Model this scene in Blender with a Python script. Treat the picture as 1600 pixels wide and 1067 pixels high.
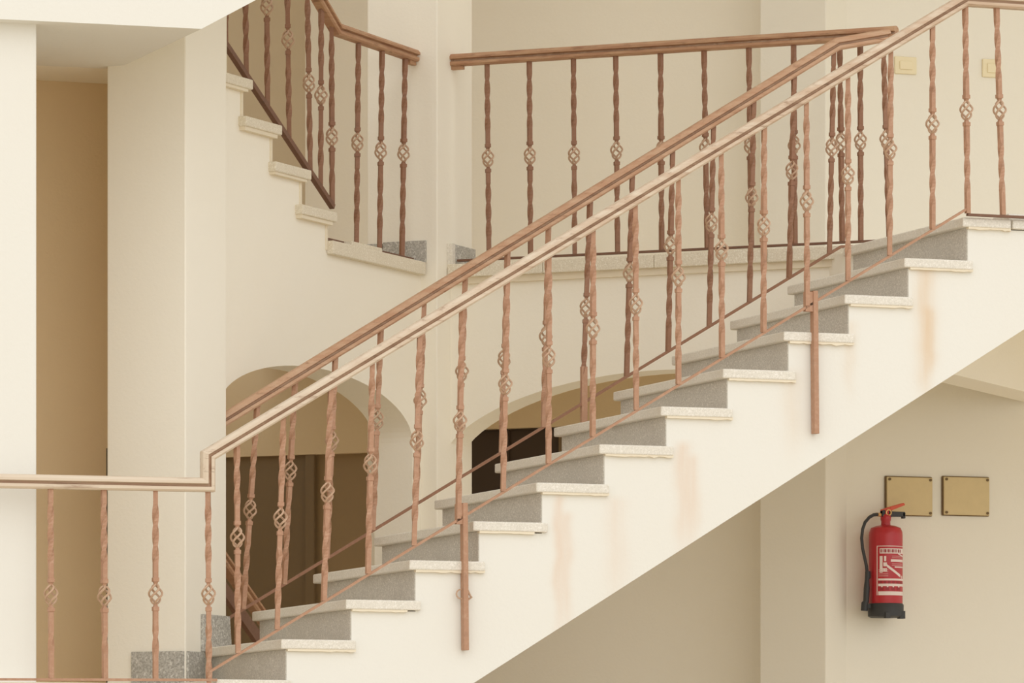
import bpy, bmesh, math, random
from mathutils import Vector, Matrix
random.seed(7)
for o in list(bpy.data.objects): bpy.data.objects.remove(o)
S = bpy.context.scene
COL = S.collection

# ------------------------------------------------------------------ camera, world, sun, exposure
F, YH = 8366.0, 1326.0                       # focal length and horizon row, in pixels of a 1600x1067 frame
CAM = Vector((-6.768, -21.186, -0.703)); YAW = math.radians(20.9)
cd = bpy.data.cameras.new('camera'); cam = bpy.data.objects.new('camera', cd); COL.objects.link(cam)
cd.sensor_width = 36; cd.lens = F * 36 / 1600; cd.shift_y = (YH - 533.5) / 1600; cd.clip_end = 300
cam.location = CAM; cam.rotation_euler = (math.pi / 2, 0, -YAW)
S.camera = cam
w = bpy.data.worlds.new('sky'); S.world = w; w.use_nodes = True
w.node_tree.nodes['Background'].inputs[0].default_value = (1.0, 0.992, 0.975, 1)
w.node_tree.nodes['Background'].inputs[1].default_value = 1.08
sd = bpy.data.lights.new('hazy_sun', 'SUN'); sun = bpy.data.objects.new('hazy_sun', sd); COL.objects.link(sun)
sd.energy = 0.85; sd.angle = math.radians(75); sd.color = (1.0, 0.97, 0.91)
sun.rotation_euler = (math.radians(60), 0, math.radians(-8))
S.view_settings.view_transform = 'Standard'; S.view_settings.look = 'None'
S.view_settings.gamma = 1; S.view_settings.use_curve_mapping = False
S.view_settings.exposure = 0.0
S.cycles.max_bounces = 12; S.cycles.diffuse_bounces = 8

# ------------------------------------------------------------------ geometry of the view: pixels to points on real planes
FW = Vector((math.sin(YAW), math.cos(YAW), 0)); RT = Vector((math.cos(YAW), -math.sin(YAW), 0))
R2 = math.sqrt(2)
def ray(x, y): return FW + RT * ((x - 800) / F) + Vector((0, 0, (YH - y) / F))
def at(x, y, Y):                             # on a plane parallel to the main flight
    d = ray(x, y); return CAM + d * ((Y - CAM.y) / d.y)
def XY(s, t, z=0.0): return Vector(((s - t) / R2, (s + t) / R2, z))   # s, t run at 45 degrees: along the left leg, and across it
def st(p): return (p.x + p.y) / R2, (p.y - p.x) / R2, p.z
def at_t(x, y, t):
    d = ray(x, y); n = Vector((-1, 1, 0)) / R2; return st(CAM + d * ((t - CAM.dot(n)) / d.dot(n)))
def at_s(x, y, s):
    d = ray(x, y); n = Vector((1, 1, 0)) / R2; return st(CAM + d * ((s - CAM.dot(n)) / d.dot(n)))

# ------------------------------------------------------------------ materials
def nodes(name):
    m = bpy.data.materials.new(name); m.use_nodes = True
    nt = m.node_tree; return m, nt, nt.nodes['Principled BSDF']
def N(nt, kind, **kw):
    n = nt.nodes.new(kind)
    for k, v in kw.items():
        if k in n.inputs: n.inputs[k].default_value = v
        else: setattr(n, k, v)
    return n
def math_(nt, op, a, b=None, c=None):
    n = nt.nodes.new('ShaderNodeMath'); n.operation = op
    for i, v in enumerate((a, b, c)):
        if v is None: continue
        if isinstance(v, (int, float)): n.inputs[i].default_value = v
        else: nt.links.new(v, n.inputs[i])
    return n.outputs[0]
def mix(nt, fac, a, b):
    n = nt.nodes.new('ShaderNodeMix'); n.data_type = 'RGBA'
    for i, v in ((0, fac), (6, a), (7, b)):
        if isinstance(v, (int, float)): n.inputs[i].default_value = v
        elif isinstance(v, tuple): n.inputs[i].default_value = (*v, 1)
        else: nt.links.new(v, n.inputs[i])
    return n.outputs[2]
def noise(nt, scale, detail=3, vec=None, rough=0.55):
    n = N(nt, 'ShaderNodeTexNoise', Scale=scale, Detail=detail, Roughness=rough)
    if vec is not None: nt.links.new(vec, n.inputs['Vector'])
    return n.outputs['Fac']
def ramp(nt, fac, lo, hi):
    n = nt.nodes.new('ShaderNodeMapRange'); n.inputs[1].default_value = lo; n.inputs[2].default_value = hi
    nt.links.new(fac, n.inputs[0]); return n.outputs[0]
def position(nt):
    g = nt.nodes.new('ShaderNodeNewGeometry'); return g.outputs['Position']
def stretched(nt, pos, sx, sy, sz):
    m = nt.nodes.new('ShaderNodeVectorMath'); m.operation = 'MULTIPLY'
    nt.links.new(pos, m.inputs[0]); m.inputs[1].default_value = (sx, sy, sz); return m.outputs[0]
def bump(nt, b, h, strength, dist):
    n = N(nt, 'ShaderNodeBump', Strength=strength, Distance=dist)
    nt.links.new(h, n.inputs['Height']); nt.links.new(n.outputs[0], b.inputs['Normal'])

def plaster(name, base, stain, streaks=()):
    m, nt, b = nodes(name); p = position(nt)
    big = ramp(nt, noise(nt, 0.9, 4, p), 0.45, 0.75)
    col = mix(nt, math_(nt, 'MULTIPLY', big, 0.35), base, stain)
    if streaks:
        sx = nt.nodes.new('ShaderNodeSeparateXYZ'); nt.links.new(p, sx.inputs[0])
        wob = math_(nt, 'MULTIPLY', math_(nt, 'SUBTRACT', noise(nt, 1.0, 2, stretched(nt, p, 2, 2, 4)), 0.5), 0.09)
        xw = math_(nt, 'ADD', sx.outputs[0], wob)
        rag = noise(nt, 1.0, 3, stretched(nt, p, 40, 8, 3))
        for (x0, wd, zt, zb, amt, c) in streaks:
            d = math_(nt, 'DIVIDE', math_(nt, 'SUBTRACT', xw, x0), wd)
            g = math_(nt, 'POWER', 2.718, math_(nt, 'MULTIPLY', math_(nt, 'MULTIPLY', d, d), -1.0))
            lo = nt.nodes.new('ShaderNodeMapRange'); lo.interpolation_type = 'SMOOTHSTEP'
            lo.inputs[1].default_value = zb; lo.inputs[2].default_value = zb + 0.6 * (zt - zb); nt.links.new(sx.outputs[2], lo.inputs[0])
            hi = nt.nodes.new('ShaderNodeMapRange'); hi.interpolation_type = 'SMOOTHSTEP'
            hi.inputs[1].default_value = zt + 0.02; hi.inputs[2].default_value = zt - 0.03; nt.links.new(sx.outputs[2], hi.inputs[0])
            f = math_(nt, 'MULTIPLY', math_(nt, 'MULTIPLY', g, lo.outputs[0]), hi.outputs[0])
            f = math_(nt, 'MULTIPLY', math_(nt, 'MULTIPLY', f, math_(nt, 'ADD', rag, 0.5)), amt)
            col = mix(nt, f, col, c)
    nt.links.new(col, b.inputs['Base Color']); b.inputs['Roughness'].default_value = 0.92
    b.inputs['Specular IOR Level'].default_value = 0.2
    bump(nt, b, noise(nt, 60, 4, p), 0.25, 0.004)
    return m
def stone(name, base, dark, light, scale=170):
    m, nt, b = nodes(name); p = position(nt)
    a = ramp(nt, noise(nt, scale, 3, p, 0.8), 0.40, 0.58)
    c = mix(nt, a, dark, base)
    v = ramp(nt, noise(nt, scale * 0.7, 2, p), 0.56, 0.66)
    c = mix(nt, v, c, light)
    g = ramp(nt, noise(nt, 5, 3, p), 0.4, 0.7)
    c = mix(nt, math_(nt, 'MULTIPLY', g, 0.25), c, dark)
    nt.links.new(c, b.inputs['Base Color']); b.inputs['Roughness'].default_value = 0.7
    b.inputs['Specular IOR Level'].default_value = 0.3
    return m
def worn_metal(name, base, pale, dark, scale=45):
    m, nt, b = nodes(name); p = position(nt)
    a = ramp(nt, noise(nt, scale, 4, p, 0.7), 0.48, 0.72)
    c = mix(nt, math_(nt, 'MULTIPLY', a, 0.55), base, pale)
    d = ramp(nt, noise(nt, scale * 0.5, 4, p, 0.7), 0.56, 0.7)
    c = mix(nt, math_(nt, 'MULTIPLY', d, 0.65), c, dark)
    nt.links.new(c, b.inputs['Base Color']); b.inputs['Roughness'].default_value = 0.6
    bump(nt, b, noise(nt, 220, 3, p), 0.3, 0.002)
    return m
def worn_wood(name, base, pale, dark, axis, fade=None):
    m, nt, b = nodes(name); p = position(nt)
    sc = {'x': (2.0, 30, 30), 'd': (7, 7, 60)}[axis]
    a = noise(nt, 1.0, 4, stretched(nt, p, *sc), 0.65)
    c = mix(nt, ramp(nt, a, 0.4, 0.7), base, pale)
    if fade:                                  # sun-bleached towards the open, lower end of the flight
        sx = nt.nodes.new('ShaderNodeSeparateXYZ'); nt.links.new(p, sx.inputs[0])
        f = ramp(nt, sx.outputs[0], fade[0], fade[1])
        c = mix(nt, math_(nt, 'MULTIPLY', f, 0.7), c, pale)
    d = ramp(nt, noise(nt, 1.3, 5, stretched(nt, p, *sc), 0.7), 0.57, 0.68)
    c = mix(nt, math_(nt, 'MULTIPLY', d, 0.75), c, dark)
    nt.links.new(c, b.inputs['Base Color']); b.inputs['Roughness'].default_value = 0.65
    return m
def plain(name, col, rough=0.5, metal=0.0, var=0.15):
    m, nt, b = nodes(name); p = position(nt)
    a = noise(nt, 25, 3, p)
    c = mix(nt, math_(nt, 'MULTIPLY', a, var), col, tuple(v * 0.6 for v in col))
    nt.links.new(c, b.inputs['Base Color']); b.inputs['Roughness'].default_value = rough
    b.inputs['Metallic'].default_value = metal
    return m

CREAM = (0.89, 0.848, 0.745); STAIN = (0.87, 0.81, 0.68)
PEACH = (0.70, 0.53, 0.36); PINK = (0.72, 0.55, 0.42)
def sx_(x, y): p = at(x, y, 0); return p.x, p.z
STREAKS = []
for (x, y0, y1, wd, amt, c) in ((1443, 415, 565, .046, .55, PEACH), (1447, 478, 560, .03, .45, PEACH), (1068, 690, 810, .035, .5, PINK), (1085, 710, 800, .03, .4, PINK),
                                (872, 772, 945, .022, .5, PINK), (885, 800, 950, .028, .45, PINK), (965, 775, 900, .05, .25, PINK), (1240, 575, 660, .05, .2, PEACH), (1330, 500, 560, .03, .25, PEACH)):
    X, z0 = sx_(x, y0); _, z1 = sx_(x, y1 + 90); STREAKS.append((X, wd, z0, z1, amt, c))
M_WALL = plaster('cream_plaster', CREAM, STAIN)
M_WALLR = plaster('pale_plaster', (0.80, 0.762, 0.668), (0.78, 0.72, 0.60))
M_UMBER_SHADE = plaster('umber_shade_plaster', (0.58, 0.48, 0.345), (0.52, 0.42, 0.29))  # the dim corner's shade is put into this plaster's colour
M_STRING = plaster('streaked_cream_plaster', (0.785, 0.768, 0.71), (0.77, 0.735, 0.655), STREAKS)
M_OCHRE_SHADE = plaster('ochre_shade_plaster', (0.76, 0.61, 0.40), (0.70, 0.54, 0.34))  # warm shade of the recess and the lintel strip, painted into the plaster
M_TREAD = stone('pale_granite', (0.78, 0.735, 0.65), (0.66, 0.62, 0.54), (0.84, 0.80, 0.73))
M_COPING = stone('cream_stone', (0.78, 0.715, 0.585), (0.66, 0.59, 0.46), (0.85, 0.80, 0.69))
M_RISER = stone('grey_granite', (0.65, 0.62, 0.56), (0.48, 0.45, 0.40), (0.77, 0.735, 0.67))
M_SKIRT = stone('speckled_granite', (0.54, 0.52, 0.47), (0.33, 0.31, 0.275), (0.68, 0.66, 0.61), 110)
M_MORTAR = plaster('mortar', (0.80, 0.72, 0.57), (0.66, 0.54, 0.37))
M_COPPER = worn_metal('faded_copper_paint', (0.42, 0.23, 0.14), (0.58, 0.385, 0.265), (0.26, 0.12, 0.065))
M_COPPER_SHADE = worn_metal('shaded_copper_paint', (0.27, 0.13, 0.072), (0.37, 0.205, 0.125), (0.16, 0.068, 0.035))  # copper paint again, with the shade further back put into its colour
M_BASKET = worn_metal('worn_bare_paint', (0.49, 0.32, 0.21), (0.64, 0.48, 0.34), (0.27, 0.15, 0.08))
M_RAIL = worn_wood('bleached_rail', (0.55, 0.40, 0.28), (0.68, 0.575, 0.45), (0.32, 0.20, 0.125), 'x', (2.2, 0.2))
M_RAILF = worn_wood('brown_rail', (0.48, 0.27, 0.16), (0.58, 0.39, 0.26), (0.28, 0.135, 0.07), 'x', (0.9, 0.35))
M_RAILG = worn_wood('dark_brown_rail', (0.40, 0.21, 0.115), (0.50, 0.31, 0.18), (0.20, 0.095, 0.045), 'd')
M_GROOVE = worn_wood('dark_groove', (0.38, 0.235, 0.15), (0.50, 0.35, 0.24), (0.20, 0.11, 0.065), 'x')
M_RUST_SHADE = worn_metal('dark_rust_and_shade', (0.17, 0.08, 0.045), (0.25, 0.13, 0.08), (0.10, 0.045, 0.025))
M_DOORD = plain('dark_brown_door', (0.055, 0.032, 0.016), 0.6)
M_SHADE_FRAME = plain('brown_shade_and_frame', (0.22, 0.15, 0.075), 0.6)  # doorway shade as a brown; the window frame shares it
M_SHADE_GOLD = plain('golden_brown_shade', (0.34, 0.235, 0.12), 0.65)
M_DARK = plain('dark_trim_paint', (0.06, 0.055, 0.035), 0.6)
M_GROUND = plain('sandy_paving', (0.70, 0.61, 0.47), 0.9)
M_PLATE = plain('tan_plastic', (0.66, 0.52, 0.28), 0.6, 0, 0.3)
M_SEAL = plain('dirty_joint', (0.17, 0.11, 0.05), 0.8)
M_YEL = plain('yellowed_plastic', (0.80, 0.70, 0.47), 0.5, 0, 0.1)
M_RED = plain('red_enamel', (0.47, 0.022, 0.03), 0.35, 0, 0.2)
M_REDP = plain('orange_red_plastic', (0.60, 0.08, 0.03), 0.45, 0, 0.1)
M_BLACK = plain('black_rubber', (0.035, 0.035, 0.036), 0.55)
M_BRASS = plain('brass', (0.75, 0.45, 0.18), 0.4, 0.6)
M_WHITE = plain('white_print', (0.80, 0.68, 0.64), 0.5, 0, 0.05)
M_PRINT = plain('dark_red_print', (0.30, 0.02, 0.025), 0.5, 0, 0.05)
M_PINKP = plain('faded_pink_print', (0.62, 0.30, 0.29), 0.5, 0, 0.05)

# ------------------------------------------------------------------ mesh helpers
def link(name, me, mat=None, parent=None):
    if mat is not None and not me.materials: me.materials.append(mat)
    o = bpy.data.objects.new(name, me); COL.objects.link(o)
    if parent is not None: o.parent = parent
    return o
class MB:
    def __init__(self): self.v = []; self.f = []
    def hexa(self, p):                        # eight corners: bottom ring, top ring
        n = len(self.v); self.v += [tuple(q) for q in p]
        self.f += [tuple(n + i for i in q) for q in ((3, 2, 1, 0), (4, 5, 6, 7), (0, 1, 5, 4), (1, 2, 6, 5), (2, 3, 7, 6), (3, 0, 4, 7))]
        return self
    def box(self, x0, x1, y0, y1, z0, z1):
        return self.hexa([(x0, y0, z0), (x1, y0, z0), (x1, y1, z0), (x0, y1, z0), (x0, y0, z1), (x1, y0, z1), (x1, y1, z1), (x0, y1, z1)])
    def sbox(self, s0, s1, t0, t1, z0, z1):   # a box turned 45 degrees
        r = [(s0, t0), (s1, t0), (s1, t1), (s0, t1)]
        return self.hexa([XY(s, t, z0) for s, t in r] + [XY(s, t, z1) for s, t in r])
    def prism(self, poly, ext):               # planar polygon (3D points) extruded by a vector
        n = len(self.v); k = len(poly); e = Vector(ext)
        self.v += [tuple(p) for p in poly] + [tuple(Vector(p) + e) for p in poly]
        self.f += [tuple(n + i for i in range(k)), tuple(n + k + i for i in reversed(range(k)))]
        self.f += [(n + i, n + k + i, n + k + (i + 1) % k, n + (i + 1) % k) for i in range(k)]
        return self
    def tube(self, pts, r, sides=8, caps=True, radii=None):
        pts = [Vector(p) for p in pts]; n0 = len(self.v); m = len(pts); u = None
        for i, p in enumerate(pts):
            d = (pts[min(i + 1, m - 1)] - pts[max(i - 1, 0)]).normalized()
            if u is None: u = d.orthogonal().normalized()
            u = (u - d * u.dot(d)).normalized(); v = d.cross(u)
            rr = radii[i] if radii else r
            for j in range(sides):
                a = 2 * math.pi * j / sides; self.v.append(tuple(p + (u * math.cos(a) + v * math.sin(a)) * rr))
        for i in range(m - 1):
            for j in range(sides):
                a = n0 + i * sides; k = (j + 1) % sides
                self.f.append((a + j, a + k, a + sides + k, a + sides + j))
        if caps:
            self.f.append(tuple(n0 + j for j in reversed(range(sides)))); self.f.append(tuple(n0 + (m - 1) * sides + j for j in range(sides)))
        return self
    def lathe(self, prof, c, n=24):           # profile of (radius, z)
        n0 = len(self.v); k = len(prof)
        for r, z in prof:
            for j in range(n):
                a = 2 * math.pi * j / n; self.v.append((c[0] + r * math.cos(a), c[1] + r * math.sin(a), c[2] + z))
        for i in range(k - 1):
            for j in range(n):
                q = (j + 1) % n; self.f.append((n0 + i * n + j, n0 + i * n + q, n0 + (i + 1) * n + q, n0 + (i + 1) * n + j))
        self.f.append(tuple(n0 + j for j in reversed(range(n)))); self.f.append(tuple(n0 + (k - 1) * n + j for j in range(n)))
        return self
    def sweep(self, prof, path, side):        # profile (side, up) along a path lying in the vertical plane whose normal is `side`
        path = [Vector(p) for p in path]; n0 = len(self.v); k = len(prof); m = len(path); side = Vector(side).normalized()
        for i, p in enumerate(path):
            a = (path[i] - path[i - 1]).normalized() if i else (path[1] - path[0]).normalized()
            b = (path[i + 1] - path[i]).normalized() if i < m - 1 else a
            ua = side.cross(a); ub = side.cross(b); up = (ua + ub); up = up / max(1e-6, up.length_squared) * 2
            for sdv, h in prof: self.v.append(tuple(p + side * sdv + up * h))
        for i in range(m - 1):
            for j in range(k):
                q = (j + 1) % k; self.f.append((n0 + i * k + j, n0 + i * k + q, n0 + (i + 1) * k + q, n0 + (i + 1) * k + j))
        self.f.append(tuple(n0 + j for j in reversed(range(k)))); self.f.append(tuple(n0 + (m - 1) * k + j for j in range(k)))
        return self
    def mesh(self, name, smooth=False):
        me = bpy.data.meshes.new(name); me.from_pydata(self.v, [], self.f)
        bm = bmesh.new(); bm.from_mesh(me); bmesh.ops.recalc_face_normals(bm, faces=bm.faces); bm.to_mesh(me); bm.free()
        if smooth:
            for p in me.polygons: p.use_smooth = True
            me.set_sharp_from_angle(angle=math.radians(40))
        return me
    def build(self, name, mat, parent=None, smooth=False, bevel=0.0):
        o = link(name, self.mesh(name, smooth), mat, parent)
        if bevel:
            b = o.modifiers.new('bevel', 'BEVEL'); b.width = bevel; b.segments = 2; b.limit_method = 'ANGLE'; b.angle_limit = math.radians(40)
        return o
def empty(name, loc, label, cat, group=None):
    o = bpy.data.objects.new(name, None); COL.objects.link(o); o.location = loc; o.empty_display_size = 0.1
    o['label'] = label; o['category'] = cat
    if group: o['group'] = group
    bpy.context.view_layer.update()
    return o
def under(o, parent):                         # keep world placement under a parent that was only moved
    o.parent = parent; o.matrix_parent_inverse = Matrix.Translation(-parent.location); return o
def structure(o, label=None, cat=None):
    o['kind'] = 'structure'
    if label: o['label'] = label
    if cat: o['category'] = cat
    return o

# ------------------------------------------------------------------ heights and lines of the place
G, RISE, W = 0.2856, 0.17, 1.225              # going, rise and width of the main flight
ZL, ZG = 2.058, 2.085                         # landing and gallery level
ZB = -1.40                                    # ground
STOREY = 3.435
TC, TW = 0.52, 0.605                          # column face and arcade wall, left leg
SC, SW = 3.318, 3.467                         # column face and arcade wall, right leg

# ------------------------------------------------------------------ structure
structure(MB().box(-60, 60, -60, 40, ZB - 0.2, ZB).build('floor', M_GROUND), 'sandy paved ground in front of the stairs', 'ground')

def wall(name, mb, label, mat=M_WALL): return structure(mb.build(name, mat), label, 'wall')
wall('wall_back', MB().sbox(5.3, 5.5, -0.75, 3.2, ZB, 5.2), 'tan shaded wall far behind the gallery railing')
wall('wall_left', MB().sbox(1.16, 5.3, 2.2, 2.4, 1.9, 5.2), 'dim wall behind the left flight of stairs', M_UMBER_SHADE)
structure(MB().sbox(0.5, 5.3, 3.0, 3.2, ZB, 1.88).build('wall_room', M_WALL), 'side wall of the dim room behind the round arch', 'wall')
wall('wall_right', MB().box(4.25, 9.0, 3.2, 3.4, ZB, 5.2), 'pale wall carrying the fire extinguisher', M_WALLR)
def column(name, s0, t0, ds, dt, z1, label, mat=M_WALL):
    o = MB().sbox(s0, s0 + ds, t0, t0 + dt, ZB, z1).build(name, mat, bevel=0.006)
    return structure(o, label, 'column')
column('column', 0.74, TC, 0.385, 0.385, 3.3, 'square cream column under the upper landing, left of the arch')
column('column.001', SC, TC, 0.40, 0.37, 5.2, 'square cream column where the two gallery railings end')
column('column.002', 5.04, -0.80, 0.5, 0.352, 5.2, 'cream column edge left of the fire extinguisher wall', M_WALLR)
o = MB().box(-3.2, -0.737, 0.09, 0.8, ZB, 2.76).build('column.003', M_STRING, bevel=0.006)
structure(o, 'broad bright cream pillar at the left edge of the picture', 'column')
o = MB().box(-3.2, 0.2, 1.70, 1.8, ZB, 2.70).build('wall_recess', M_OCHRE_SHADE); structure(o, 'brown shaded wall of the recess between the two left columns', 'wall')
o = MB().box(-3.2, -0.9, 0.8, 1.70, ZB, 2.70).build('wall_recess_side', M_OCHRE_SHADE); structure(o, 'side wall of the recess behind the left pillar', 'wall')
# dark strip at the foot of the recess
d0 = at(170, 700, 1.32)
structure(MB().box(d0.x - 0.006, d0.x + 0.012, 1.30, 1.34, ZB, d0.z).build('trim_1', M_DARK), 'thin dark vertical strip beside the second left column', 'trim')

TOP = 2.03
def arch_wall(name, uv, u0, u1, ua, ub, zspring, rise, ztop, ext, label, power=0.5, n=36):
    mb = MB(); c = (ua + ub) / 2; h = abs(ub - ua) / 2
    def za(u): return max(zspring if u > -0.6 else 1.42, zspring + rise * max(0.0, 1 - ((u - c) / h) ** 2) ** power)
    us = [c + (ub - ua) / 2 * -math.cos(math.pi * i / n) for i in range(n + 1)]
    poly = [uv(u, za(u)) for u in us]
    if abs(ub - u1) > 1e-6: poly += [uv(ub, ZB), uv(u1, ZB)]
    poly += [uv(u1, ztop), uv(u0, ztop)]
    if abs(ua - u0) > 1e-6: poly += [uv(u0, ZB), uv(ua, ZB)]
    mb.prism(poly, ext)
    me = mb.mesh(name); bm = bmesh.new(); bm.from_mesh(me); bmesh.ops.triangulate(bm, faces=[f for f in bm.faces if len(f.verts) > 4]); bm.to_mesh(me); bm.free()
    return structure(link(name, me, M_WALL), label, 'wall')
arch_wall('wall_arcade', lambda s, z: XY(s, TW, z), 1.12, SC + 0.02, 1.21, 3.222, 1.225, 0.268, 2.03, XY(0, 0.2), 'cream wall with the round arch left of the corner column')
arch_wall('wall_arcade.001', lambda t, z: XY(SW, t, z), TC + 0.03, -1.74, TC + 0.03, -1.74, 1.175, 0.37, 2.03, XY(0.2, 0), 'cream wall with the wide low arch behind the main flight', 0.62)
# floors of the gallery and the landings
wall('floor_gallery', MB().sbox(SW + 0.02, 5.3, -2.6, 2.2, 1.88, 2.05).sbox(2.3, SW + 0.02, TW + 0.015, 2.2, 1.881, 2.05), 'gallery floor slab', M_WALL)['category'] = 'floor'
wall('floor_landing', MB().box(3.45, 9.0, 1.2, 3.2, 1.86, 2.04), 'landing slab at the head of the main flight', M_WALL)['category'] = 'floor'
structure(MB().sbox(3.4, 7.0, -1.70, -1.5, 1.557, 1.95).build('trim_2', M_WALL), 'beam under the landing seen below the stair at the right edge', 'beam')
structure(MB().box(-3.2, -0.002, 0.0, 1.80, -0.74, -0.02).build('floor_lower_landing', M_WALL), 'lower landing behind the left railing', 'floor')
# unseen slabs of the storey above, put in to shade the walls below
structure(MB().sbox(SW, 5.3, -2.6, 2.2, 5.2, 5.4).sbox(2.3, SW, TW, 2.2, 5.201, 5.399).build('ceiling', M_WALL), 'unseen slab of the gallery one storey up, added to shade the back walls', 'ceiling')
structure(MB().box(3.45, 9.0, -0.1, 3.2, 5.21, 5.38).build('ceiling.001', M_WALL), 'unseen slab of the landing one storey up, added to shade the right wall', 'ceiling')
structure(MB().sbox(5.19, 5.30, 1.45, 3.0, 1.345, 1.88).sbox(5.195, 5.30, -0.6, 1.45, 1.445, 1.88).build('wall_lintel', M_OCHRE_SHADE), 'strip of wall above the doorway in the dim room, its shade painted in ochre', 'wall')
# doorway shade painted as brown panels, and the window behind the wide arch
_, ta, za = at_s(357, 715, 5.26); _, tb, _ = at_s(493, 710, 5.26); _, tc, _ = at_s(592, 704, 5.26)
d = structure(MB().sbox(5.22, 5.30, 3.0, tb, ZB, 1.345).build('shade_panel_1', M_SHADE_FRAME), 'dark brown panel painted as the deep shade of the doorway behind the round arch', 'door')
MB().sbox(5.20, 5.22, tb - 0.02, tb + 0.03, ZB, 1.345).build('shade_panel_edge', M_SHADE_FRAME, d)
d = structure(MB().sbox(5.24, 5.30, tb, tc - 0.25, ZB, 1.345).build('shade_panel_2', M_SHADE_GOLD), 'golden brown panel painted as the lighter shade of the doorway behind the round arch', 'door')
_, t2a, z2 = at_s(700, 668, 5.2); _, t2b, _ = at_s(868, 668, 5.2); z2b = at_s(800, 900, 5.2)[2]
d = structure(MB().sbox(5.26, 5.30, t2a, t2b, z2b, z2).build('window_1', M_DOORD), 'very dark window under the wide arch', 'window')
MB().sbox(5.24, 5.30, t2b - 0.035, t2b, z2b, z2 + 0.02).build('window_frame', M_SHADE_FRAME, d); MB().sbox(5.24, 5.30, t2a, t2b, z2 - 0.02, z2 + 0.015).build('window_frame', M_DOORD, d)
MB().sbox(5.25, 5.26, (t2a + t2b) / 2 + 0.02, (t2a + t2b) / 2 - 0.02, z2b, z2).build('mullion', M_DOORD, d)
_, t3, z3 = at_s(887, 652, 5.25); _, t3b, _ = at_s(912, 660, 5.25)
structure(MB().sbox(5.22, 5.30, t3 - 0.012, t3, z3 - 0.30, z3).sbox(5.22, 5.30, t3b - 0.3, t3, z3 - 0.03, z3).build('trim_3', M_DOORD), 'thin dark frame to the right of the dark door', 'trim')

# ------------------------------------------------------------------ main flight
def SLOPE(x): return -0.003 + 0.613 * (x - 1.149)
def irregular_strip(x0, x1, y0, y1, z0, z1, seed, jag=0.006):
    r = random.Random(seed); mb = MB(); n = 14; low = []
    for i in range(n + 1):
        low.append(z0 + r.uniform(-jag, jag) * (0.6 + 0.8 * (i > n * 0.6)))
    for i in range(n):
        a = x0 + (x1 - x0) * i / n; b = x0 + (x1 - x0) * (i + 1) / n
        mb.hexa([(a, y0, low[i]), (b, y0, low[i + 1]), (b, y1, low[i + 1]), (a, y1, low[i]), (a, y0, z1), (b, y0, z1), (b, y1, z1), (a, y1, z1)])
    return mb
flight = empty('staircase', (0, 0, 0), 'long cream staircase with grey granite steps crossing the picture from lower left to upper right', 'staircase')
poly = [(0.0, -0.045)]
for k in range(1, 13):
    z = (k * RISE if k < 12 else ZL) - 0.045
    poly += [(k * G + 0.031, poly[-1][1]), (k * G + 0.031, z)]
poly += [(4.9, poly[-1][1]), (4.9, 1.80), (4.2, 1.80), (4.12, SLOPE(4.12)), (0.0, SLOPE(0.0))]
poly = [q for i, q in enumerate(poly) if i == 0 or q != poly[i - 1]]
mb = MB().prism([(x, 0.0, z) for x, z in poly], (0, W, 0)); me = mb.mesh('stringer')
bm = bmesh.new(); bm.from_mesh(me); bmesh.ops.triangulate(bm, faces=[f for f in bm.faces if len(f.verts) > 4]); bm.to_mesh(me); bm.free()
under(link('stringer', me, M_STRING), flight)
for k in range(0, 13):
    z = k * RISE if k < 12 else ZL
    x0 = k * G + random.uniform(-.003, .003); x1 = (k + 1) * G + 0.05 + random.uniform(-.006, .01)
    if k == 12: x1 = 3.66
    if k == 0: x0 = 0.004
    o = under(MB().box(x0, x1, -0.02, W + 0.02, z - 0.041, z).build('tread', M_TREAD, bevel=0.006), flight)
    # mortar bedding under the end of the tread
    o2 = irregular_strip(x0 + 0.03, x1 - (0.06 if k in (2, 4) else 0.0), -0.016, 0.01, z - 0.049, z - 0.036, k, 0.0015 if k % 3 else 0.004).build('mortar_bed', M_MORTAR); o2.parent = o
    if k > 0:
        zl = (k - 1) * RISE
        under(MB().box(k * G + 0.028, k * G + 0.05, 0.004, W - 0.004, zl, z - 0.041).build('riser', M_RISER, bevel=0.002), flight)
under(MB().box(3.668, 4.9, -0.02, W, ZL - 0.041, ZL).build('coping_slab', M_TREAD, bevel=0.006), flight)
q = at(1576, 335, 0.0)
under(MB().box(q.x, 4.9, 0.0, 0.16, ZL - 0.002, ZL + 0.028).build('coping_slab', M_TREAD, bevel=0.005), flight)

# ------------------------------------------------------------------ next flight above (top left corner)
up = empty('staircase', (0, 0, STOREY), 'bright cream underside edge of the next landing and flight in the top left corner', 'staircase')
zlb = 2.688
poly = [(-3.2, zlb - 0.02), (-0.055, zlb + 0.006)]
def SL2(x): return 2.694 + 0.562 * (x + 0.055)
poly += [(3.6, SL2(3.6)), (3.6, SL2(3.6) + 0.6), (0.1, STOREY), (-3.2, STOREY)]
under(MB().prism([(x, 0.0, z) for x, z in poly], (0, W, 0)).build('stringer', M_STRING), up)
structure(MB().box(-3.2, 0.45, W + 0.002, 1.80, zlb + 0.01, STOREY).build('ceiling.002', M_WALL), 'slab of the upper landing over the recess', 'ceiling')
under(MB().box(-3.2, 0.05, -0.02, 0.3, STOREY, STOREY + 0.04).build('coping_slab', M_TREAD, bevel=0.005), up)

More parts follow.
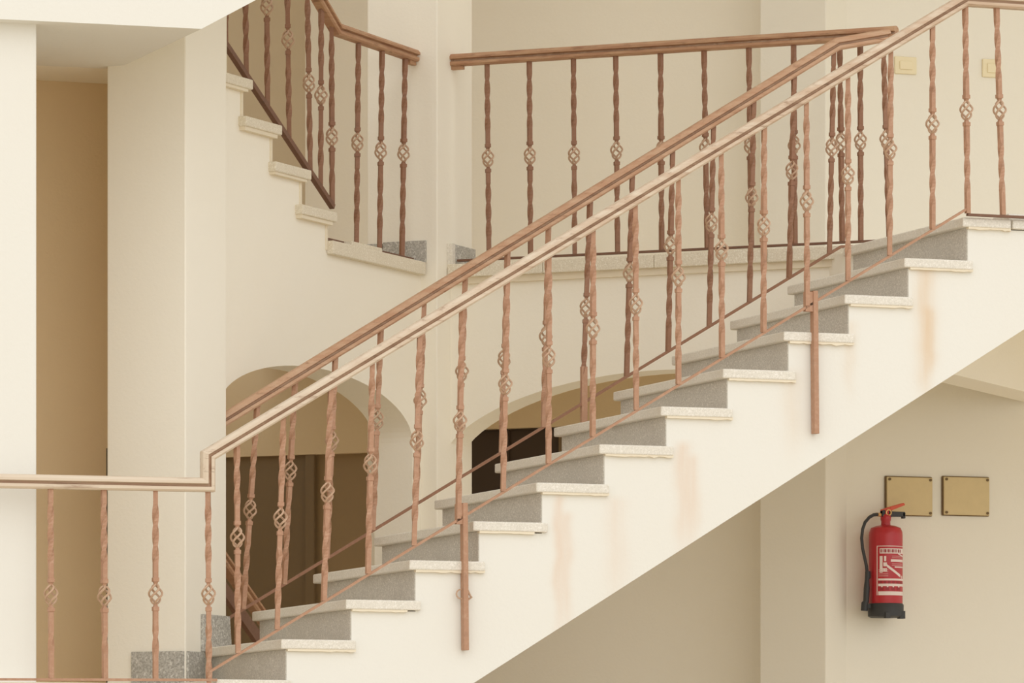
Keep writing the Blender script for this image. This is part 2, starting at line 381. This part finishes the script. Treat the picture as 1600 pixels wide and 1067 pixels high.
# ------------------------------------------------------------------ left flight (up from the gallery towards the upper landing)
lf = empty('staircase', XY(2.3, 0.6, ZG), 'short cream flight of steps seen from the side, climbing left behind the column', 'staircase')
NOSE = [(2.33, 2.215), (2.062, 2.378), (1.765, 2.545), (1.475, 2.712), (1.19, 2.88)]
poly = [(1.128, TOP), (2.29, TOP)]
last = None
for s, z in NOSE:
    if last is not None: poly.append((s - 0.04, last - 0.045))
    poly.append((s - 0.04, z - 0.045)); last = z
poly += [(1.128, last - 0.045)]
me = MB().prism([XY(s, TW, z) for s, z in poly], XY(0, 0.32)).mesh('stringer')
bm = bmesh.new(); bm.from_mesh(me); bmesh.ops.triangulate(bm, faces=[f for f in bm.faces if len(f.verts) > 4]); bm.to_mesh(me); bm.free()
under(link('stringer', me, M_WALL), lf)
for i, (s, z) in enumerate(NOSE):
    o = under(MB().sbox(max(1.13, s - 0.36), s, TW - 0.04, min(1.25, max(0.93, s - 0.55)), z - 0.045, z).build('tread', M_COPING, bevel=0.006), lf)
    r = random.Random(i)
    mb = MB().sbox(max(1.13, s - 0.35), s - 0.03, TW - 0.03, TW, z - 0.056 - r.uniform(0, .006), z - 0.044)
    mb.build('mortar_bed', M_MORTAR).parent = o
    zl = NOSE[i - 1][1] if i else ZG
    under(MB().sbox(s - 0.05, s - 0.03, TW - 0.006, min(1.25, max(0.93, s - 0.55)), zl - 0.045, z - 0.045).build('riser', M_MORTAR, bevel=0.003), lf)

# ------------------------------------------------------------------ copings and skirtings of the gallery
cop = structure(MB().sbox(2.296, SC - 0.02, TW - 0.035, 0.95, ZG - 0.062, ZG).build('trim_4', M_COPING, bevel=0.005), 'pale stone coping under the short left railing', 'coping')
MB().sbox(2.53, 2.86, TW - 0.015, TW + 0.06, ZG + 0.001, ZG + 0.022).build('loose_slab', M_COPING, cop, bevel=0.003)
cop = structure(MB().sbox(SW - 0.02, SW + 0.02, TC, -1.75, 1.99, 2.024).build('trim_5', M_MORTAR), 'long pale stone coping under the gallery railing', 'coping')
ts = [TC - 0.002, 0.02, -0.55, -1.12, -1.76]
for i in range(4):
    MB().sbox(SW - 0.045, SW + 0.35, ts[i + 1] + 0.001, ts[i] - 0.001, ZG - 0.064, ZG - 0.002 * (i % 2)).build('coping_slab', M_COPING, cop, bevel=0.004)
sk = structure(MB().sbox(SC - 0.014, SC, 0.575, 0.80, ZG, ZG + 0.105).build('baseboard_left', M_SKIRT, bevel=0.002), 'speckled grey granite skirting on the corner column, left of its edge', 'skirting')
MB().sbox(SC - 0.012, SC, 0.805, 0.89, ZG, ZG + 0.10).build('skirting_tile', M_SKIRT, sk, bevel=0.002)
sk = structure(MB().sbox(3.425, 3.46, TC - 0.03, TC, ZG - 0.02, ZG + 0.10).build('baseboard_right', M_TREAD, bevel=0.002), 'grey granite skirting on the corner column, right of its edge', 'skirting')
MB().sbox(3.46, 3.72, TC - 0.018, TC, ZG, ZG + 0.10).build('skirting_tile', M_SKIRT, sk, bevel=0.002)
# skirting at the foot of the left column
sk = structure(MB().sbox(0.728, 0.74, TC + 0.005, TC + 0.26, -0.02, 0.15).build('baseboard_column', M_SKIRT, bevel=0.002), 'speckled granite skirting tiles stepping up round the left column', 'skirting')
MB().sbox(0.745, 0.90, TC - 0.012, TC, -0.02, 0.15).build('skirting_tile', M_SKIRT, sk, bevel=0.002)
mb = MB().prism([XY(0.88, TC - 0.016, 0.152), XY(1.15, TC - 0.016, 0.152), XY(1.13, TC - 0.016, 0.315), XY(0.88, TC - 0.016, 0.315)], XY(0, 0.016))
mb.build('skirting_tile', M_SKIRT, sk, bevel=0.002)

# ------------------------------------------------------------------ balusters
BW = 0.0099
BH = 0.041                                    # half height of the basket
_shafts = {}
def shaft_mesh(L, k):                         # lower shaft with its collar, and upper shaft with its collar
    key = (round(L, 2), round(k, 2))
    if key not in _shafts:
        L, k = key; c = 0.0125
        z = k - BH - 0.010
        low = [(0, BW, 0), (0.10, BW, 0)]
        m = 14
        low += [(0.10 + (k - 0.25) * i / m, BW, 2 * math.pi * (k - 0.25) / 0.36 * i / m) for i in range(1, m + 1)]
        a = low[-1][2]; a = round(a / (math.pi / 2)) * math.pi / 2
        low += [(k - 0.12, BW, a), (z - 0.018, BW, a), (z - 0.017, c, a), (z - 0.001, c, a), (z, BW * .9, a), (k - BH + 0.004, 0.005, a)]
        hi = [(k + BH - 0.004, 0.005, 0), (k + BH + 0.010, BW * .9, 0), (k + BH + 0.011, c, 0), (k + BH + 0.027, c, 0), (k + BH + 0.028, BW, 0), (k + 0.13, BW, 0)]
        u = L - 0.06 - k - 0.13
        hi += [(k + 0.13 + u * i / m, BW, 2 * math.pi * u / 0.34 * i / m) for i in range(1, m + 1)]
        hi += [(L, BW, hi[-1][2])]
        _shafts[key] = (rings(low).mesh('baluster'), rings(hi).mesh('upper_shaft'))
    return _shafts[key], key
def rings(rs):
    mb = MB()
    for z, h, a in rs:
        for j in range(4):
            b = a + math.pi / 4 + j * math.pi / 2; mb.v.append((h * R2 * math.cos(b), h * R2 * math.sin(b), z))
    for i in range(len(rs) - 1):
        for j in range(4):
            q = (j + 1) % 4; mb.f.append((i * 4 + j, i * 4 + q, i * 4 + 4 + q, i * 4 + 4 + j))
    e = 4 * (len(rs) - 1); mb.f += [(3, 2, 1, 0), (e, e + 1, e + 2, e + 3)]
    return mb
def basket_mesh():
    mb = MB()
    for w_ in range(4):
        pts = []
        for i in range(15):
            f = i / 14; r = 0.004 + 0.0235 * math.sin(math.pi * f) ** 0.75; a = w_ * math.pi / 2 + math.pi * 1.05 * f
            pts.append((r * math.cos(a), r * math.sin(a), -BH + 2 * BH * f))
        mb.tube(pts, 0.0047, 5)
    return mb.mesh('basket', True)
BASKET = basket_mesh()
_mats = {}
def baluster(parent, foot, head, knot_z, mat, rot=None):
    foot = Vector(foot); head = Vector(head); d = head - foot; L = d.length
    k = L * (knot_z - foot.z) / (head.z - foot.z)
    me, key = shaft_mesh(L, k)
    if (key, mat.name) not in _mats:
        pair = []
        for m1 in me:
            m2 = m1.copy(); m2.materials.clear(); m2.materials.append(mat); pair.append(m2)
        _mats[(key, mat.name)] = pair
    o = bpy.data.objects.new('baluster', _mats[(key, mat.name)][0]); COL.objects.link(o)
    q = Vector((0, 0, 1)).rotation_difference(d.normalized()).to_matrix().to_4x4()
    a = random.uniform(-0.25, 0.25) if rot is None else rot
    o.matrix_world = Matrix.Translation(foot) @ q @ Matrix.Rotation(a, 4, 'Z') @ Matrix.Diagonal((1, 1, L / key[0], 1))
    mw = o.matrix_world.copy(); o.parent = parent; o.matrix_parent_inverse = Matrix.Translation(-parent.location); o.matrix_world = mw
    if not BASKET.materials: BASKET.materials.append(M_BASKET)
    h = bpy.data.objects.new('upper_shaft', _mats[(key, mat.name)][1]); COL.objects.link(h); h.parent = o
    b = bpy.data.objects.new('basket', BASKET); COL.objects.link(b); b.parent = o
    b.location = (0, 0, key[1]); b.rotation_euler = (0, 0, random.uniform(0, 1.5))
    return o

# hand rail profile (side, up): seen from `-side` the face has a lower fillet, a groove and a broad rounded top
PROF = [(-0.020, -0.029), (0.020, -0.029), (0.027, -0.022), (0.027, -0.010), (0.015, -0.007), (0.015, 0.000), (0.031, 0.004), (0.031, 0.014), (0.022, 0.025), (0.008, 0.029),
        (-0.008, 0.029), (-0.022, 0.025), (-0.031, 0.014), (-0.031, 0.004), (-0.015, 0.000), (-0.015, -0.007), (-0.027, -0.010), (-0.027, -0.022)]
def rail(name, path, side, mat, parent, prof=PROF):
    o = MB().sweep(prof, path, side).build(name, mat)
    if prof is PROF:                          # darker wood tone on the groove faces along each side
        o.data.materials.append(M_GROOVE)
        for p in o.data.polygons:
            if p.index < len(PROF) * (len(path) - 1) and p.index % len(PROF) in (3, 4, 13, 15, 14): p.material_index = 1
    return under(o, parent)
FLAT = [(-0.011, -0.005), (0.011, -0.005), (0.011, 0.005), (-0.011, 0.005)]

# --- near railing of the main flight with the two landing runs it is mitred to
YN = -0.032
near = empty('stair_railing', (0, YN, 0), 'nearest railing of the main flight, pale worn handrail running on over the lower left landing', 'railing', None)
def ZR(x): return 1.048 + 0.599 * (x - 0.158)         # handrail centre line
def ZBAR(x): return 0.088 + 0.5945 * (x - 0.06)       # bottom bar line
XL, XT, ZT = -0.04, 3.43, 3.006
rail('handrail', [(-1.05, YN, 0.797), (XL, YN, 0.803), (XL, YN, ZR(XL) - 0.005), (XT, YN, ZR(XT)), (4.6, YN, ZT)], (0, -1, 0), M_RAIL, near)
rail('bottom_bar', [(-0.03, YN, 0.03), (XT + 0.01, YN, ZBAR(XT) + 0.003)], (0, -1, 0), M_COPPER, near, [(-0.008, -0.005), (0.008, -0.005), (0.008, 0.005), (-0.008, 0.005)])
rail('bottom_bar', [(XT + 0.01, YN, ZL + 0.010), (3.82, YN, ZL + 0.010)], (0, -1, 0), M_RUST_SHADE, near, FLAT)  # landing bar coloured dark to carry the shadow on it
rail('bottom_bar', [(-0.95, YN, -0.012), (0.0, YN, -0.004)], (0, -1, 0), M_COPPER, near, FLAT)
NEAR = [(370, 374, 840, 372), (443, 440, 812, 433), (517, 512, 770, 506), (582, 580, 725, 575), (656, 651, 690, 647), (722, 719, 660, 716), (793, 789, 600, 786),
        (858, 862, 560, 857), (927, 927, 515, 926), (993, 996, 475, 994), (1060, 1063, 434, 1060), (1127, 1129, 390, 1128), (1194, 1197, 353, 1193), (1260, 1261, 314, 1261),
        (1325, 1327, 274, 1325), (1392, 1391, 232, 1390), (1457, 1454, 193, 1457)]
for xt, xk, yk, xb in NEAR:
    pk = at(xk, yk, YN)
    xa = at(xb, yk + 160, YN).x; xc = at(xt, yk - 150, YN).x
    baluster(near, (xa, YN, ZBAR(xa)), (xc, YN, ZR(xc) - 0.028), pk.z, M_COPPER)
for xt, xk, yk, xb in ((1508, 1507, 172, 1512), (1557, 1560, 172, 1567)):
    pk = at(xk, yk, YN); xa = at(xb, 333, YN).x; xc = at(xt, 12, YN).x
    baluster(near, (xa, YN, ZL + 0.016), (xc, YN, ZT - 0.024), pk.z, M_COPPER)
for xt, xk, yk, xb in ((79, 79, 930, 80), (162, 161, 930, 164), (243, 242, 930, 243), (325, 326, 930, 327)):
    pk = at(xk, yk, YN); xa = at(xb, 1062, YN).x; xc = at(xt, 765, YN).x
    baluster(near, (xa, YN, -0.2 if xk > 300 else -0.004), (xc, YN, 0.777), pk.z, M_COPPER)
# posts that fix the railing to the face of the flight
for xp, y0, y1, xo in ((724, 786, 1016, 716), (1271, 455, 678, 1261)):
    a = at(xp, y0, -0.02); b = at(xp + 2, y1, -0.02)
    o = under(MB().hexa([(b.x - .011, -0.046, b.z), (b.x + .011, -0.046, b.z), (b.x + .011, -0.006, b.z), (b.x - .011, -0.006, b.z),
                         (a.x - .011, -0.046, a.z), (a.x + .011, -0.046, a.z), (a.x + .011, -0.006, a.z), (a.x - .011, -0.006, a.z)]).build('fixing_post', M_COPPER, bevel=0.002), near)
    e = at(xo, y0 + 10, YN)
    MB().box(min(e.x, a.x) - .01, max(e.x, a.x) + .006, -0.04, -0.015, a.z - 0.09, a.z - 0.005).build('bracket', M_COPPER).parent = o
    if xp < 800:
        c = at(725, 930, -0.025); mb = MB()
        mb.tube([(c.x - 0.012 - 0.022 * math.sin(i * .5), -0.025, c.z + 0.005 + 0.02 * math.cos(i * .5)) for i in range(8)], 0.0035, 5)
        mb.tube([(c.x + 0.008, -0.03, c.z + 0.035), (c.x + 0.028, -0.03, c.z - 0.004), (c.x + 0.034, -0.03, c.z - 0.006), (c.x + 0.012, -0.03, c.z - 0.022)], 0.0045, 5)
        mb.build('broken_scroll', M_BASKET).parent = o

# --- far railing of the main flight
YF = W + 0.032
far = empty('stair_railing', (0, YF, 0), 'second railing along the far side of the main flight, with browner handrail', 'railing')
def ZRF(x): return 1.265 + 0.6124 * (x - 0.579)
def ZBF(x): return 0.464 + 0.5934 * (x - 0.725)
rail('handrail', [(0.40, YF, ZRF(0.40)), (3.40, YF, ZRF(3.40)), (3.66, YF, 3.048)], (0, -1, 0), M_RAILF, far)
rail('bottom_bar', [(0.33, YF, ZBF(0.33)), (3.42, YF, ZBF(3.42)), (3.62, YF, ZL + 0.012)], (0, -1, 0), M_COPPER_SHADE, far, [(-0.008, -0.006), (0.008, -0.006), (0.008, 0.006), (-0.008, 0.006)])
FAR = [(402, 397, 795, 380), (461, 455, 735, 444), (524, 520, 690, 511), (595, 591, 658, 583), (663, 661, 623, 650), (727, 722, 580, 716), (793, 790, 560, 783), (857, 853, 524, 849),
       (922, 917, 482, 910), (988, 982, 428, 979), (1051, 1047, 385, 1044), (1115, 1112, 348, 1108), (1178, 1175, 307, 1171), (1241, 1237, 267, 1233), (1303, 1300, 228, 1296)]
for xt, xk, yk, xb in FAR:
    pk = at(xk, yk, YF); xa = at(xb, yk + 155, YF).x; xc = at(xt, yk - 145, YF).x
    baluster(far, (xa, YF, ZBF(xa)), (xc, YF, ZRF(xc) - 0.028), pk.z, M_COPPER if xk < 900 else M_COPPER_SHADE)
a = at(911, 573, YF + 0.01); b = at(908, 625, YF)
under(MB().box(a.x - .014, a.x + .014, YF - 0.012, YF + 0.012, b.z - 0.18, a.z).build('fixing_post', M_COPPER, bevel=0.002), far)

# --- gallery railing (right leg)
SG = SW + 0.02
gal = empty('gallery_railing', XY(SG, 0, ZG), 'level dark brown gallery railing from the corner column to the head of the stair', 'railing')
nside = XY(-1, 0)
rail('handrail', [XY(SG, TC + 0.0, 3.066), XY(SG, -1.735, 3.06)], nside, M_RAILG, gal)
rail('bottom_bar', [XY(SG, TC - 0.03, ZG + 0.022), XY(SG, -1.72, ZG + 0.018)], nside, M_RUST_SHADE, gal, FLAT)
for xt, xk, yk, xb in ((761, 763, 247, 764), (827, 828, 244, 829), (896, 898, 242, 898), (962, 963, 237, 965), (1032, 1033, 234, 1034), (1100, 1101, 230, 1105), (1170, 1172, 228, 1174), (1240, 1241, 226, 1242),
                       (1312, 1313, 222, 1316), (1344, 1344, 220, 1345), (1380, 1381, 218, 1389)):
    _, tk, zk = at_s(xk, yk, SG); ta_ = at_s(xb, 390, SG)[1]; tt = at_s(xt, 85, SG)[1]
    baluster(gal, XY(SG, ta_, ZG + 0.024), XY(SG, tt, 3.038), zk, M_COPPER_SHADE)
o = MB().sbox(SG - 0.012, SG + 0.012, TC - 0.06, TC, 3.02, 3.045).build('wall_bracket', M_RAILG); under(o, gal)

# --- left railing (left leg: platform and the short flight)
TG = TW + 0.035
left = empty('gallery_railing', XY(2.5, TG, ZG), 'brown railing left of the corner column, climbing up the short left flight', 'railing')
def ZRL(s): return 3.062 + 0.62 * (2.50 - s)
def ZBL(s): return 2.262 + 0.556 * (2.419 - s)
lside = XY(0, -1)
rail('handrail', [XY(1.2, TG, ZRL(1.2)), XY(2.47, TG, ZRL(2.47)), XY(SC - 0.0, TG, 3.072)], lside, M_RAILG, left, [(a_ * 1.0, b_) for a_, b_ in PROF])
rail('bottom_bar', [XY(1.2, TG, ZBL(1.2)), XY(2.43, TG, ZBL(2.43))], lside, M_RUST_SHADE, left, [(-0.012, -0.012), (0.012, -0.012), (0.012, 0.012), (-0.012, 0.012)])
rail('bottom_bar', [XY(2.30, TG, ZG + 0.016), XY(SC - 0.03, TG, ZG + 0.016)], lside, M_RUST_SHADE, left, FLAT)
for xt, xk, yk, xb, yb in ((350, 351, -130, 353, 75), (381, 383, -45, 385, 120), (416, 417, 10, 418, 167), (448, 449, 62, 452, 219), (480, 481, 128, 485, 262), (502, 503, 150, 501, 289), (518, 520, 215, 519, 322)):
    s_, _, zb = at_t(xb, yb, TG); zk = at_t(xk, yk, TG)[2]; st_ = at_t(xt, yk - 120, TG)[0]
    zt = (ZRL(st_) if st_ < 2.47 else 3.07) - 0.025
    baluster(left, XY(s_, TG, ZBL(s_)), XY(st_, TG, zt), min(zk, zt - 0.2), M_COPPER_SHADE)
for xt, xk, yk, xb in ((560, 558, 224, 557), (597, 594, 236, 593), (633, 629, 240, 628)):
    s_ = at_t(xb, 385, TG)[0]; st_ = at_t(xt, 80, TG)[0]; zk = at_t(xk, yk, TG)[2]
    baluster(left, XY(s_, TG, ZG + 0.02), XY(st_, TG, 3.045), zk, M_COPPER_SHADE)
o = MB().sbox(SC - 0.07, SC - 0.005, TG - 0.012, TG + 0.012, 3.025, 3.05).build('wall_bracket', M_RAILG); under(o, left)

# --- bit of the lower flight's railing glimpsed through the arch
low = empty('stair_railing', XY(1.9, 0.95, 0.2), 'fragment of dark stair railing slanting down just inside the round arch, beside the column', 'railing')
rail('handrail', [XY(1.2, 0.95, 1.06), XY(2.45, 0.95, 0.29)], lside, M_RAILG, low)
rail('bottom_bar', [XY(1.2, 0.95, 0.93), XY(2.45, 0.95, 0.16)], lside, M_RUST_SHADE, low, [(-0.012, -0.03), (0.012, -0.03), (0.012, 0.03), (-0.012, 0.03)])
for s_ in (1.50, 1.86, 2.06):
    under(MB().tube([XY(s_, 0.95, 1.0 - 0.61 * (s_ - 1.2)), XY(s_ + 0.02, 0.95, -0.4)], 0.011, 5).build('post', M_RAILG), low)

# ------------------------------------------------------------------ fire extinguisher on the right wall
YW = 3.2; YE = YW - 0.115
c = at(1384, 945, YE); kx = (at(1408, 900, YE) - at(1360, 900, YE)).x / 48 ; kz = (at(1384, 800, YE).z - at(1384, 900, YE).z) / 100
def EZ(y): return at(1384, y, YE).z
def EX(x): return at(x, 900, YE).x
ext = empty('fire_extinguisher', (c.x, YE, EZ(965)), 'red fire extinguisher with black hose and white printed label hung on the pale wall', 'fire extinguisher')
RB = 24 * kx
zb, z0 = EZ(965), 0
mb = MB().lathe([(RB * .98, EZ(948)), (RB, EZ(944)), (RB, EZ(836)), (RB * .98, EZ(831)), (RB * .88, EZ(825)), (RB * .6, EZ(822)), (RB * .3, EZ(820.5))], (c.x, YE, 0), 32)
under(mb.build('cylinder_body', M_RED, smooth=True), ext)
mb = MB().lathe([(RB * .9, EZ(965)), (RB * 1.06, EZ(963)), (RB * 1.06, EZ(945)), (RB * 1.0, EZ(943))], (c.x, YE, 0), 32)
mb.box(c.x - RB * .5, c.x - RB * .2, YE - RB * 1.1, YE - RB * .8, EZ(967), EZ(958)); mb.box(c.x + RB * .55, c.x + RB * .9, YE - RB * .8, YE - RB * .4, EZ(967), EZ(955))
under(mb.build('foot_boot', M_BLACK, smooth=True), ext)
mb = MB().lathe([(7 * kx, EZ(824)), (6.5 * kx, EZ(815)), (7.5 * kx, EZ(812)), (7.5 * kx, EZ(806)), (5.5 * kx, EZ(803)), (5.5 * kx, EZ(797))], (c.x, YE, 0), 16)
under(mb.build('valve_neck', M_RED, smooth=True), ext)
mb = MB().box(EX(1377), EX(1392), YE - 0.016, YE + 0.016, EZ(808), EZ(797))
under(mb.build('valve_head', M_BLACK, bevel=0.004), ext)
p0, p1 = (EX(1377), EZ(800)), (EX(1413), EZ(786))
mb = MB().hexa([(p0[0], YE - .012, p0[1] - .012), (EX(1388), YE - .012, EZ(799)), (EX(1388), YE + .012, EZ(799)), (p0[0], YE + .012, p0[1] - .012),
                (p0[0], YE - .012, EZ(796)), (EX(1390), YE - .012, EZ(791.5)), (EX(1390), YE + .012, EZ(791.5)), (p0[0], YE + .012, EZ(796))])
mb.hexa([(EX(1388), YE - .012, EZ(799)), (p1[0], YE - .012, EZ(788.5)), (p1[0], YE + .012, EZ(788.5)), (EX(1388), YE + .012, EZ(799)),
         (EX(1390), YE - .012, EZ(791.5)), (EX(1411), YE - .012, EZ(785)), (EX(1411), YE + .012, EZ(785)), (EX(1390), YE + .012, EZ(791.5))])
under(mb.build('squeeze_lever', M_REDP, bevel=0.002), ext)
mb = MB().box(EX(1390), EX(1413), YE - .012, YE + .012, EZ(807), EZ(799)).box(EX(1409), EX(1413.5), YE - .012, YE + .012, EZ(809.5), EZ(800))
under(mb.build('carrying_handle', M_BLACK, bevel=0.003), ext)
mb = MB(); r_ = 3.8 * kx
mb.tube([(EX(1386) + r_ * math.cos(a * .5236), YE - 0.02, EZ(801) + r_ * math.sin(a * .5236)) for a in range(13)], 0.0035, 6, caps=False)
under(mb.build('safety_ring', M_BRASS, smooth=True), ext)
mb = MB().tube([(EX(1376), YE, EZ(804.5)), (EX(1369), YE - .002, EZ(804))], 2.6 * kx, 8)
under(mb.build('hose_ferrule', M_BRASS, smooth=True), ext)
hose = [(1371, 804), (1364, 805), (1357, 809), (1350, 817), (1346, 828), (1344.5, 842), (1346, 857), (1349.5, 872), (1353, 886), (1354.5, 897)]
pts = [(EX(x), YE - 0.004 - 0.01 * math.sin(i / 9 * math.pi), EZ(y)) for i, (x, y) in enumerate(hose)]
under(MB().tube(pts, 2.4 * kx, 8).build('hose', M_BLACK, smooth=True), ext)
pts = [(EX(x), YE - 0.01, EZ(y)) for x, y in ((1354.5, 893), (1354.6, 902), (1353.5, 906), (1353, 920), (1352, 940), (1350, 943), (1349, 955))]
under(MB().tube(pts, 0, 10, radii=[3.6 * kx, 4.2 * kx, 3.2 * kx, 4.4 * kx, 4.2 * kx, 5 * kx, 5 * kx]).build('discharge_nozzle', M_BLACK, smooth=True), ext)
under(MB().box(EX(1349), EX(1364), YE - .014, YE + .006, EZ(951), EZ(944)).build('nozzle_clip', M_BLACK, bevel=0.002), ext)
mb = MB().box(EX(1380), EX(1388), YE + RB * .5, YW, EZ(860), EZ(830))
under(mb.build('wall_bracket', M_RED), ext)
# printed label wrapped on the cylinder
VW = math.atan2(FW.y, FW.x) + math.pi                # heading from the cylinder towards the viewer
def patch(mb, x0, x1, y0, y1, lift):                  # pixel columns/rows of the cylinder's front, wrapped round it
    a0 = math.asin(max(-1, min(1, (x0 - 1384) / 24.0))); a1 = math.asin(max(-1, min(1, (x1 - 1384) / 24.0)))
    n = max(1, int((a1 - a0) / 0.12)); r = RB + lift; k0 = len(mb.v)
    for i in range(n + 1):
        a = VW + a0 + (a1 - a0) * i / n
        for y in (y1, y0): mb.v.append((c.x + r * math.cos(a), YE + r * math.sin(a), EZ(y)))
    for i in range(n): mb.f.append((k0 + 2 * i, k0 + 2 * i + 2, k0 + 2 * i + 3, k0 + 2 * i + 1))
def slant(mb, xa, ya, xb, yb, h, lift):
    r = RB + lift; k0 = len(mb.v); n = 6
    for i in range(n + 1):
        f = i / n; x = xa + (xb - xa) * f; y = ya + (yb - ya) * f; a = VW + math.asin(max(-1, min(1, (x - 1384) / 24.0)))
        for q in (y + h / 2, y - h / 2): mb.v.append((c.x + r * math.cos(a), YE + r * math.sin(a), EZ(q)))
    for i in range(n): mb.f.append((k0 + 2 * i, k0 + 2 * i + 2, k0 + 2 * i + 3, k0 + 2 * i + 1))
lab = MB(); patch(lab, 1370, 1407.6, 854, 931, 0.0006)
lab = under(lab.build('label', M_RED), ext)
mb = MB()
for q in ((1370, 1371, 854, 931), (1370, 1407.6, 854, 855), (1374, 1407.3, 858, 866), (1389.5, 1407, 875, 879), (1395, 1407, 886, 888), (1372, 1407.6, 905, 908), (1372, 1407.6, 913, 917), (1372, 1407.6, 925, 931),
          (1374, 1378, 870, 896), (1380, 1383, 870, 878), (1379, 1384, 880, 886), (1376, 1384, 889, 894)): patch(mb, *q, 0.0012)
slant(mb, 1384, 885, 1406, 903, 4.5, 0.0012); slant(mb, 1400, 866, 1407, 870, 2, 0.0012)
for x in (1373, 1381, 1389, 1397): patch(mb, x + 3, x + 5, 917, 920, 0.0012)
mb.build('label_print', M_WHITE).parent = lab
mb = MB()
x = 1375.2
for wd, gap in ((1.6, 1.4), (1, 1.2), (2.4, 1), (.9, .9), (2.2, 1.2), (1, 1.2), (2.4, 1.1), (1.6, 1), (1.2, 1.2), (2, 1), (1.2, 1)):
    if x + wd < 1406: patch(mb, x, x + wd, 859.5, 864.5, 0.0018)
    x += wd + gap
for x in (1373.5, 1379.5, 1385.5, 1391.5, 1397.5, 1402.5): patch(mb, x, x + 3.6, 909, 913, 0.0018)
for x in (1374, 1382, 1390, 1398): patch(mb, x, x + 5, 918.5, 923.5, 0.0018)
mb.build('label_marks', M_PRINT).parent = lab
mb = MB()
for y in (869.5, 872, 881.5, 884, 891, 894, 897.5, 900.5): patch(mb, 1391 if y < 890 else 1372.5, 1406 if y < 890 else 1386, y, y + 1.0, 0.0012)
mb.build('label_small_print', M_PINKP).parent = lab

# ------------------------------------------------------------------ junction boxes and switches
def jbox(x0, x1, y0, y1, label):
    a = at(x0, y0, YW - 0.02); b = at(x1, y1, YW - 0.02)
    e = empty('junction_box', ((a.x + b.x) / 2, YW, b.z), label, 'junction box', 'junction boxes on the wall above the extinguisher')
    under(MB().box(a.x, b.x, YW - 0.014, YW, b.z, a.z).build('back_box', M_SEAL, bevel=0.006), e)
    under(MB().box(a.x + .006, b.x - .003, YW - 0.022, YW - 0.013, b.z + .004, a.z - .005).build('cover', M_PLATE, bevel=0.011), e)
    for sx in (a.x + .02, b.x - .016):
        for sz in (a.z - .017, b.z + .016):
            under(MB().tube([(sx, YW - 0.028, sz), (sx, YW - 0.02, sz)], 0.007, 8).build('screw', M_SEAL), e)
jbox(1384, 1458, 743, 807, 'tan junction box partly hidden behind the extinguisher handle')
jbox(1473, 1547, 743, 807, 'tan junction box standing clear, right of its twin')
def switch(x0, x1, y0, y1, label):
    a = at(x0, y0, YW); b = at(x1, y1, YW)
    e = empty('wall_switch', ((a.x + b.x) / 2, YW, b.z), label, 'wall switch', 'yellowed switches on the upper wall')
    under(MB().box(a.x, b.x, YW - 0.012, YW, b.z, a.z).build('plate', M_YEL, bevel=0.004), e)
    under(MB().box(a.x + .025, b.x - .025, YW - 0.018, YW - 0.011, b.z + .022, a.z - .022).build('rocker', M_YEL, bevel=0.003), e)
switch(1397, 1431, 88, 117, 'yellowed wall switch seen just right of the gallery railing corner')
switch(1534, 1563, 92, 122, 'yellowed wall switch behind the last baluster at the right edge')
